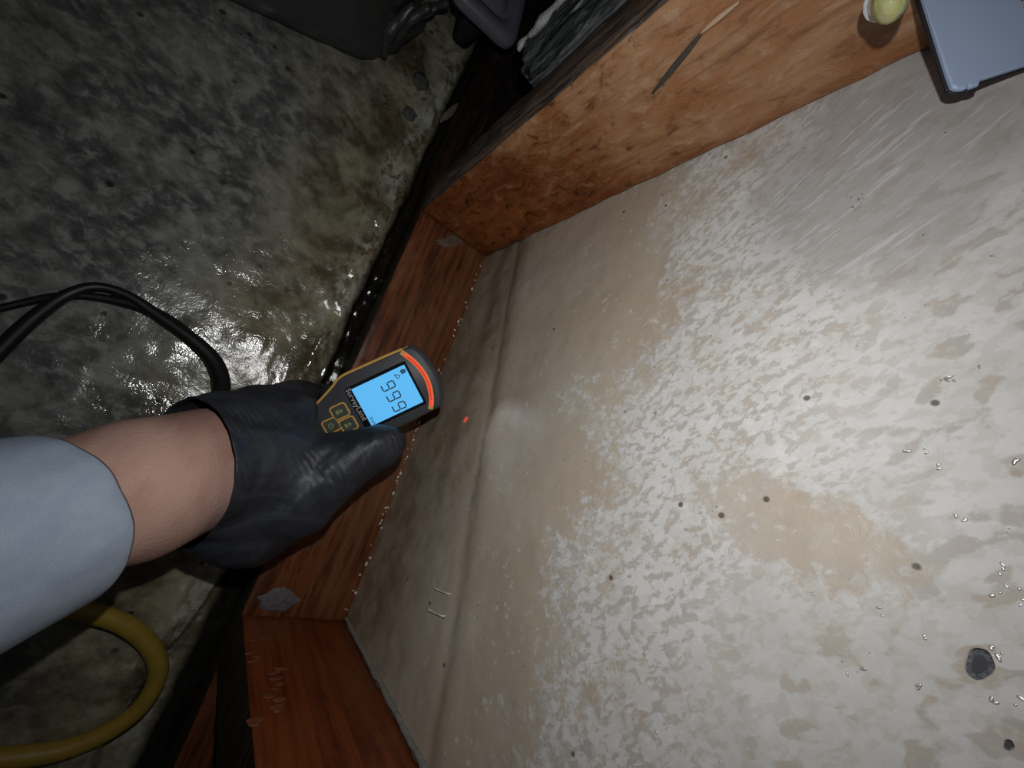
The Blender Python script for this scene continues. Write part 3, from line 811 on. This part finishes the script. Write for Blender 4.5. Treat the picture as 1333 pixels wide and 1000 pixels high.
def emis(name, col, strength):
    n = NT(name); n.L(tuple(c * 0.3 for c in col), n.b.inputs['Base Color'])
    n.L(col, n.b.inputs['Emission Color']); n.b.inputs['Emission Strength'].default_value = strength
    n.b.inputs['Roughness'].default_value = 0.25
    return n.m
M_lcd = emis('lit_lcd', (0.12, 0.50, 0.92), 0.86)
M_red = emis('lit_red_bar', (1.0, 0.10, 0.045), 0.75)

meter = empty('moisture_meter', mo)
OUT = [(52, -46.5), (58, -42), (63, -33), (67, -18), (68.5, -2), (67.5, 12), (64, 26), (58.5, 37), (52, 43), (36, 44.5), (10, 45.5), (-20, 46), (-34, 45), (-46, 44), (-56, 40), (-68, 34), (-80, 28), (-98, 24), (-120, 22), (-128, 16), (-131, 2), (-128, -14), (-118, -24), (-98, -27), (-78, -34), (-69, -37.5), (-58, -42), (-48, -47), (-36, -49), (-10, -48.5), (20, -48)]
OUTC = [tuple(q) for q in catmull(OUT + [OUT[0]], 4)][:-1]
def loft_out(levels, keep=None):
    v = []; f = []; n = len(OUTC)
    for h, ins in levels:
        for i, (a, b) in enumerate(OUTC):
            p0 = np.array(OUTC[i - 1]); p1 = np.array(OUTC[(i + 1) % n]); tt = p1 - p0; tt /= np.linalg.norm(tt)
            nn = np.array([-tt[1], tt[0]])                      # inward for this winding
            q = np.array((a, b)) + nn * ins
            v.append(MP(q[0], q[1], h))
    for i in range(len(levels) - 1):
        for k in range(n):
            if keep is None or (keep(*OUTC[k][:2]) and keep(*OUTC[(k + 1) % n][:2])): f.append((i * n + k, i * n + (k + 1) % n, (i + 1) * n + (k + 1) % n, (i + 1) * n + k))
    if keep is None: f.append(tuple(range(n))); f.append(tuple((len(levels) - 1) * n + k for k in range(n)))
    return v, f
v, f = loft_out([(-0.016, 4), (-0.009, -0.5), (-0.0055, -1.3), (-0.0030, -0.4), (-0.0006, 2.2)], lambda a, b: a > 48); pyd('sensor_cap', v, f, M_grey, meter)
v, f = loft_out([(-0.0060, -0.2), (-0.0030, -0.9), (-0.0008, -0.4), (-0.0003, 0.9), (-0.0004, 2.4), (-0.0016, 3.0)], lambda a, b: b < 2 and a < 52); pyd('orange_piping', v, f, M_orange, meter)
v, f = loft_out([(-0.006, 3.0), (-0.0035, 1.0), (-0.0012, 1.6), (0.0, 4.0)]); pyd('face_shell', v, f, M_grey, meter)
v, f = loft_out([(-0.0175, 9), (-0.015, 3), (-0.009, 0.6), (-0.0055, 0.0), (-0.0034, 0.6)]); pyd('side_bumper', v, f, M_orange, meter)
v, f = loft_out([(-0.0185, 14), (-0.0172, 9.5)]); pyd('back_shell', v, f, M_grey, meter)

def slab(name, poly, h0, h1, mat, parent, bev=0.0):
    """flat piece on the face: polygon in (u, v)"""
    n = len(poly); c = np.mean(np.array(poly), 0)
    v = [MP(a, b, h0) for a, b in poly]; v += [MP(a, b, h1 - bev) for a, b in poly]
    f = [tuple(range(n))]
    for k in range(n): f.append((k, (k + 1) % n, n + (k + 1) % n, n + k))
    if bev:
        v += [MP(*(np.array(p) + (c - np.array(p)) / np.linalg.norm(c - np.array(p)) * bev / PX), h1) for p in poly]
        for k in range(n): f.append((n + k, n + (k + 1) % n, 2 * n + (k + 1) % n, 2 * n + k))
    f.append(tuple((2 * n if bev else n) + k for k in range(n)))
    return pyd(name, v, f, mat, parent, smooth=False)
def rrect(u0, u1, v0, v1, r, n=5):
    p = []
    for cx, cy, a0 in ((u1 - r, v1 - r, 0), (u0 + r, v1 - r, 90), (u0 + r, v0 + r, 180), (u1 - r, v0 + r, 270)):
        for k in range(n):
            a = math.radians(a0 + 90 * k / (n - 1)); p.append((cx + r * math.cos(a), cy + r * math.sin(a)))
    return p
bez = slab('screen_bezel', rrect(-46.5, 40.5, -31.5, 31, 2), -0.001, 0.0004, M_bezel, meter)
lcd = slab('lcd_screen', rrect(-37.5, 37.5, -27.2, 27, 1), 0.0, 0.0006, M_lcd, meter)
lcd['label'] = 'lit blue screen reading 999'
def bar(name, u0, v0, u1, v1, w, par, mat=M_ink, h=0.0008, cut=0.5):
    d = np.array([u1 - u0, v1 - v0]); L = np.linalg.norm(d); d = d / L; nn = np.array([-d[1], d[0]]) * w / 2
    a = np.array([u0, v0]) + d * cut; b = np.array([u1, v1]) - d * cut
    poly = [tuple(a - nn), tuple(b - nn), tuple(b + nn), tuple(a + nn)]
    return poly
def polys(name, pl, h0, h1, mat, parent):
    v = []; f = []
    for p in pl:
        o_ = len(v); n = len(p)
        v += [MP(a, b, h0) for a, b in p] + [MP(a, b, h1) for a, b in p]
        f.append(tuple(o_ + k for k in range(n))); f.append(tuple(o_ + n + k for k in range(n)))
        for k in range(n): f.append((o_ + k, o_ + (k + 1) % n, o_ + n + (k + 1) % n, o_ + n + k))
    return pyd(name, v, f, mat, parent, smooth=False)
# three seven-segment nines, read with the sensor end up (up = +u, right = +v)
DW, DH, SW = 8.6, 17.0, 1.6
for cv in (-11.0, 4.0, 19.0):
    uc = 6.6
    l, r = cv - DW / 2, cv + DW / 2; top, mid, bot = uc + DH / 2, uc, uc - DH / 2
    segs = [(top, l, top, r), (top, r, mid, r), (mid, r, bot, r), (bot, l, bot, r), (top, l, mid, l), (mid, l, mid, r)]
    polys('digit_nine', [bar('', *s, SW, None) for s in segs], 0.0006, 0.00075, M_ink, lcd)
M_inkf = plain('lcd_ink_faint', (0.05, 0.16, 0.28), 0.6)
# small symbols: lock and battery marks by the top corner, unit by the foot of the screen
polys('status_icon', [rrect(29, 34.5, -23, -17, 1.5), rrect(34.6, 36, -22, -18, .5)], 0.0006, 0.00075, M_inkf, lcd)
polys('status_icon', [bar('', 20, -21, 27, -17, 1, None), bar('', 27, -17, 22, -14, 1, None), bar('', 22, -14, 20, -21, 1, None)], 0.0006, 0.00075, M_inkf, lcd)

FONT_DEP = None
def text(name, body, u, v_, size_px, mat, parent, h=0.0006, align='LEFT', bold=0.0):
    """lettering whose baseline runs along +v and whose top points to +u"""
    cu = bpy.data.curves.new(name, 'FONT'); cu.body = body; cu.size = size_px * PX; cu.align_x = align
    cu.extrude = 0.00005; cu.offset = bold; cu.resolution_u = 2
    o = bpy.data.objects.new(name, cu); COL.objects.link(o)
    dg = bpy.context.evaluated_depsgraph_get(); dg.update()
    me = bpy.data.meshes.new_from_object(o.evaluated_get(dg)); bpy.data.objects.remove(o); bpy.data.curves.remove(cu)
    X, Y, Z = mv, mu, mn
    p = MP(u, v_, h)
    M4 = Matrix(((X.x, Y.x, Z.x, p.x), (X.y, Y.y, Z.y, p.y), (X.z, Y.z, Z.z, p.z), (0, 0, 0, 1)))
    me.transform(M4)
    if Vector(mv).cross(mu).dot(mn) < 0: me.flip_normals()
    return link(name, me, mat, parent, smooth=False)
text('brand_lettering', 'SurveyLand', -44.6, -30.0, 10.0, M_print, bez, 0.00045, bold=0.00003)
text('unit_lettering', 'mm', -35.5, 15.5, 9, M_inkf, lcd, 0.00065)

# keys in their orange surround
def ringpoly(u0, u1, v0, v1, r, w): return rrect(u0, u1, v0, v1, r), rrect(u0 + w, u1 - w, v0 + w, v1 - w, max(0.5, r - w))
def keyset():
    for uc, vc, hu, hv, sym in ((-64.5, -8.0, 11.5, 9.8, 'arrow'), (-63.0, 12.3, 11.0, 9.8, 'arrow'), (-83.0, 4.0, 11.0, 9.8, 'power')):
        o_, i_ = ringpoly(uc - hu, uc + hu, vc - hv, vc + hv, 4.5, 1.9)
        n = len(o_); v = []; f = []
        for p, h in ((o_, -0.0004), (o_, 0.0007), (i_, 0.0007), (i_, -0.0004)): v += [MP(a, b, h) for a, b in p]
        for q in range(3):
            for k in range(n): f.append((q * n + k, q * n + (k + 1) % n, (q + 1) * n + (k + 1) % n, (q + 1) * n + k))
        key = slab('key', rrect(uc - hu + 2.2, uc + hu - 2.2, vc - hv + 2.2, vc + hv - 2.2, 3), -0.0004, 0.0013, M_key, meter, 0.0004)
        pyd('key_surround', v, f, M_orange, key, smooth=False)
        mk = plain('key_mark', (0.30, 0.36, 0.16), 0.5)
        if sym == 'power':
            arc = []
            for k in range(9):
                a = math.radians(35 + 290 * k / 9); b = math.radians(35 + 290 * (k + 1) / 9)
                arc.append([(uc + 3.6 * math.cos(q) * 1.0 + 0, vc + 3.6 * math.sin(q)) for q in (a, b)] + [(uc + 2.5 * math.cos(q), vc + 2.5 * math.sin(q)) for q in (b, a)])
            arc.append([(uc, vc - .6), (uc + 4.6, vc - .6), (uc + 4.6, vc + .6), (uc, vc + .6)])
            polys('key_symbol', arc, 0.0013, 0.0015, mk, key)
        else:
            polys('key_symbol', [[(uc + 1, vc - 3), (uc + 5, vc), (uc + 1, vc + 3)], rrect(uc - 4.5, uc - 0.6, vc - 2.6, vc + 2.6, 1)], 0.0013, 0.0015, mk, key)
keyset()

# alarm light bar across the sensor end
cen = [(41.5, -43.5), (47, -33), (51.5, -22), (54.2, -10), (55, 1), (53.6, 12), (50.5, 23), (46.5, 32), (41, 40)]
CCR = [np.array(q) for q in catmull(cen, 6)]
def strip(name, i0, i1, wd_, h0, h1, mat, parent, off=0.0):
    L = []; R_ = []
    for i in range(i0, i1):
        a = CCR[max(i - 1, 0)]; b = CCR[min(i + 1, len(CCR) - 1)]; t_ = (b - a) / np.linalg.norm(b - a); nn = np.array([-t_[1], t_[0]])
        L.append(CCR[i] + nn * (off + wd_ / 2)); R_.append(CCR[i] + nn * (off - wd_ / 2))
    return slab(name, [tuple(q) for q in L] + [tuple(q) for q in reversed(R_)], h0, h1, mat, parent)
nC = len(CCR)
trim = strip('light_bar_trim', 0, nC, 6.4, -0.0030, 0.0004, M_orange, meter)
lb = strip('light_bar', 3, nC - 3, 4.6, -0.001, 0.0010, M_red, meter); lb['label'] = 'glowing red alarm light bar'
strip('light_bar_groove', 5, nC - 8, 0.9, 0.0008, 0.00115, emis('deep_red_groove', (0.9, 0.05, 0.02), 0.35), lb, 0.2)

tag(meter, 'charcoal and orange moisture meter with lit blue screen in the gloved hand', 'moisture meter')
def lamp(name, loc, target, col, watt, size, blend, soft=0.001):
    l = bpy.data.lights.new(name, 'SPOT'); l.energy = watt; l.color = col; l.spot_size = math.radians(size); l.spot_blend = blend; l.shadow_soft_size = soft
    o = bpy.data.objects.new(name, l); COL.objects.link(o); o.location = loc
    o.rotation_euler = (Vector(target) - Vector(loc)).to_track_quat('-Z', 'Y').to_euler()
    o.parent = meter; o.matrix_parent_inverse = Matrix.Translation(meter.location).inverted()
src = MP(71.5, 8, -0.004)
lamp('sensor_lamp', src, ON(655, 570, 1, PY), (0.72, 0.82, 1.0), 0.030, 62, 1.0)
lamp('red_pointer', MP(71.5, 14, -0.004), ON(606, 546, 1, PY), (1.0, 0.05, 0.03), 0.16, 7, 0.7)

# ------------------------------------------------------------------ person: sleeved forearm and gloved right hand
def mat_glove():
    n = NT('black_nitrile_glove')
    v = n.map(scale=(1, 1, 1), rot=(0.3, 0.5, 0.9))
    w = n.t.nodes.new('ShaderNodeTexWave'); n.L(v, w.inputs['Vector']); w.inputs['Scale'].default_value = 95; w.inputs['Distortion'].default_value = 1.2
    w.inputs['Detail'].default_value = 1.0; w.inputs['Detail Scale'].default_value = 2.0
    a = n.noise(28, 4); fold = n.noise(60, 4, 0.55, n.map(scale=(1, 0.35, 1), rot=(0.5, 0.2, 0.6)), 0.8)
    h = n.M('ADD', n.M('MULTIPLY', w.outputs[1], n.M('MULTIPLY', n.sm(a, 0.42, 0.58), 0.22)), n.M('MULTIPLY', fold, 0.8))
    col = n.mix(n.sm(fold, 0.4, 0.65), (0.019, 0.022, 0.029), (0.034, 0.039, 0.050))
    return n.done(col, n.sm(a, 0.3, 0.7, 0.42, 0.58), n.bump(h, 0.0018, 0.6), Specular_IOR_Level=0.5)
M_glove = mat_glove()
def mat_skin():
    n = NT('forearm_skin'); a = n.noise(60, 4); b = n.noise(500, 2); t_ = n.noise(45, 3, 0.5, n.map(scale=(0.5, 1, 0.35)))
    col = n.mix(n.sm(t_, 0.36, 0.64), (0.47, 0.265, 0.215), (0.60, 0.38, 0.315))
    return n.done(col, 0.48, n.bump(n.M('ADD', b, n.M('MULTIPLY', t_, 3.0)), 0.0008, 0.4), Subsurface_Weight=0.08, Subsurface_Radius=(0.004, 0.002, 0.001), Specular_IOR_Level=0.35)
M_skin = mat_skin()
def mat_sleeve():
    n = NT('pale_blue_cotton'); a = n.noise(45, 4, 0.6, n.map(scale=(1, 1, 0.5))); b = n.noise(1500, 2); c = n.noise(20, 3)
    col = n.mix(n.sm(a, 0.35, 0.68), (0.38, 0.465, 0.60), (0.49, 0.575, 0.71))
    return n.done(col, 0.85, n.bump(n.M('ADD', n.M('MULTIPLY', b, 0.3), c), 0.0016, 0.5), Specular_IOR_Level=0.15)
M_sleeve = mat_sleeve()

person = empty('person', camvec(-0.198, 0.0588, 0.10))
tag(person, 'outstretched arm in pale blue sleeve and black glove holding the moisture meter', 'person')

def remeshed(name, chains, mat, vox, k, parent, creases=None):
    V, Q = fused(chains, vox, k)
    me = bpy.data.meshes.new(name); me.from_pydata(V.tolist(), [], Q.tolist()); me.update()
    bm = bmesh.new(); bm.from_mesh(me); bmesh.ops.recalc_face_normals(bm, faces=bm.faces[:])
    for _ in range(2): bmesh.ops.smooth_vert(bm, verts=bm.verts[:], factor=0.5, use_axis_x=True, use_axis_y=True, use_axis_z=True)
    bm.normal_update()
    if creases:
        for q in bm.verts: q.co = creases(q.co.copy(), q.normal.copy())
    bm.to_mesh(me); bm.free()
    return link(name, me, mat, parent)

# forearm of bare skin
CV = camvec
fore = remeshed('forearm', [[(CV(-.206, .064, .06), .027), (CV(-.198, .0585, .15), .0300), (CV(-.186, .0515, .195), .0315), (CV(-.177, .0475, .225), .0305), (CV(-.168, .052, .245), .028)],
                            [(CV(-.184, .072, .195), .0125), (CV(-.176, .067, .22), .0125)]], M_skin, 0.0018, 0.012, person)

# glove: cuff, palm, thenar, thumb and four curled fingers, one skin
G = [
    [(CV(-.186, .0455, .165), .0365), (CV(-.178, .0455, .205), .0362), (CV(-.170, .0475, .232), .0345), (U(318, 604, .243), .0350), (U(358, 592, .256), .0320)],   # cuff to palm
    [(U(275, 648, .226), .0280), (U(322, 668, .243), .0300), (U(384, 640, .253), .0258)],          # thenar heel
    [(U(330, 600, .242), .0340), (U(384, 640, .253), .0258), (U(428, 614, .257), .0198), (U(452, 600, .259), .0172), (U(478, 587, .2620), .0134), (U(497, 580, .2640), .0110), (U(509, 576, .2655), .0090)],   # thumb
    [(U(300, 556, .232), .0220), (U(345, 543, .250), .0180), (U(380, 531, .262), .0150)],          # little-finger side of the palm
    # fingers: knuckle behind the handle, middle joint under the far side, tip folded up along the upper flank
    [(U(375, 585, .285), .0140), (U(440, 556, .3035), .0085), (U(470, 535, .3035), .0082), (U(458, 520, .300), .0076)],
    [(U(370, 570, .285), .0140), (U(420, 541, .3030), .0088), (U(440, 524, .3020), .0085), (U(428, 516, .297), .0078)],
    [(U(362, 560, .282), .0140), (U(398, 536, .3000), .0092), (U(408, 520, .2960), .0086), (U(400, 513, .279), .0082)],
    [(U(350, 555, .273), .0130), (U(372, 532, .2900), .0092), (U(380, 518, .2840), .0088), (U(378, 515, .267), .0080)],
]
def glove_folds(p, n_):
    q = (p - Vector(CC)); d = q.dot(Vector(RC[2])); px = q.dot(Vector(RC[0])); py = q.dot(Vector(RC[1]))
    a = 0.0016 * NZ(Vector((px * 1.0 + py * 0.7, (py - px) * 0.35, d)), 55)
    return p + n_ * a
glove = remeshed('glove', G, M_glove, 0.0013, 0.010, person, glove_folds)
# cut the wrist opening on a slant and leave the nitrile as a thin open cuff
ra, rb, rc_ = CV(-.143, .047, .1985), CV(-.214, .047, .226), CV(-.1655, .0092, .2095)
pn = (rb - ra).cross(rc_ - ra).normalized()
if pn.dot(Vector(RC[2])) < 0: pn = -pn
bm = bmesh.new(); bm.from_mesh(glove.data)
gm = Matrix.Translation(-Vector(person.location))
bmesh.ops.bisect_plane(bm, geom=bm.verts[:] + bm.edges[:] + bm.faces[:], plane_co=ra, plane_no=pn, clear_inner=True, dist=1e-6)
bm.to_mesh(glove.data); bm.free()
sm_ = glove.modifiers.new('thickness', 'SOLIDIFY'); sm_.thickness = 0.0009; sm_.offset = -1.0

# thumb-nail edge under the nitrile
v, f = tube([(*U(497, 567, .2555), .0006), (*U(501, 573, .2533), .0011), (*U(502, 581, .2540), .0012), (*U(499, 588, .2565), .0006)], 8, 6)
pyd('thumb_crease', v, f, M_glove, glove)

def shell_loft(name, rings, mat, parent, thick):
    v = []; f = []; n = len(rings[0])
    for r in rings: v += r
    for i in range(len(rings) - 1):
        for k in range(n): f.append((i * n + k, i * n + (k + 1) % n, (i + 1) * n + (k + 1) % n, (i + 1) * n + k))
    o = pyd(name, v, f, mat, parent)
    m = o.modifiers.new('thickness', 'SOLIDIFY'); m.thickness = thick; m.offset = -1.0
    s = o.modifiers.new('soft', 'SUBSURF'); s.levels = 1; s.render_levels = 1
    return o
# sleeve
rings = []
for i in range(22):
    t_ = i / 21; d = 0.165 - 0.235 * t_
    cx = -0.1985 - 0.010 * t_; cy = 0.0590 + 0.012 * t_
    ring = []
    for k in range(56):
        a = 2 * math.pi * k / 56; ca, sa = math.cos(a), math.sin(a)
        r = 0.0378 + 0.004 * t_ + 0.0016 * NZ((ca * .04, sa * .04, d), 28) + 0.0010 * NZ((ca * .04, sa * .04, d + 3), 70)
        r += 0.0012 * math.exp(-((d - 0.160) / 0.004) ** 2)
        ring.append(CV(cx + r * ca, cy + r * sa * 1.02, d + 0.004 * sa * (1 if i == 0 else 1)))
    rings.append(ring)
shell_loft('sleeve', rings, M_sleeve, person, 0.0014)

# ------------------------------------------------------------------ water: droplets that catch the flash
def mat_water():
    m = bpy.data.materials.new('water_film'); m.use_nodes = True; t_ = m.node_tree; t_.nodes.clear()
    o = t_.nodes.new('ShaderNodeOutputMaterial'); mx = t_.nodes.new('ShaderNodeMixShader'); fr = t_.nodes.new('ShaderNodeFresnel')
    tr = t_.nodes.new('ShaderNodeBsdfTransparent'); gl = t_.nodes.new('ShaderNodeBsdfGlossy')
    fr.inputs[0].default_value = 1.38; gl.inputs['Roughness'].default_value = 0.36
    mx.inputs[0].default_value = 0.34; t_.links.new(tr.outputs[0], mx.inputs[1]); t_.links.new(gl.outputs[0], mx.inputs[2]); t_.links.new(mx.outputs[0], o.inputs[0])
    return m
M_water = mat_water()
bl = Balls()
def drop(x, z, r):
    m = Matrix.Translation((x, PY - 0.0008, z)) @ Matrix.Rotation(random.uniform(0, 3.1), 4, 'Y') @ Matrix.Diagonal((r * random.uniform(0.8, 2.8), r * 0.38, r, 1))
    bl.add(m, 1.0, 2)
for px, py in [(1117, 254), (1121, 266), (1106, 262), (1112, 275), (1127, 262), (1229, 500), (1237, 497), (1180, 592), (1204, 588), (1220, 610), (1246, 672), (1253, 678), (1197, 890), (1300, 740), (1306, 742), (1315, 763), (1303, 850), (1298, 775), (1330, 786), (1297, 912), (1326, 914), (1150, 797), (1209, 832), (1300, 858), (1120, 870), (1290, 845), (1313, 690), (1320, 598)]:
    for k in range(2):
        p = ON(px + random.uniform(-6, 6), py + random.uniform(-6, 6), 1, PY); drop(p.x, p.z, random.uniform(0.00018, 0.00042))
for k in range(260):
    drop(random.uniform(0.01, 0.36), random.uniform(0.12, 0.42), random.uniform(0.00012, 0.0003))
o = link('water_droplets', bl.mesh('water_droplets'), M_water)
tag(o, 'tiny glinting water droplets clinging to the pale panel', 'water', kind='stuff')
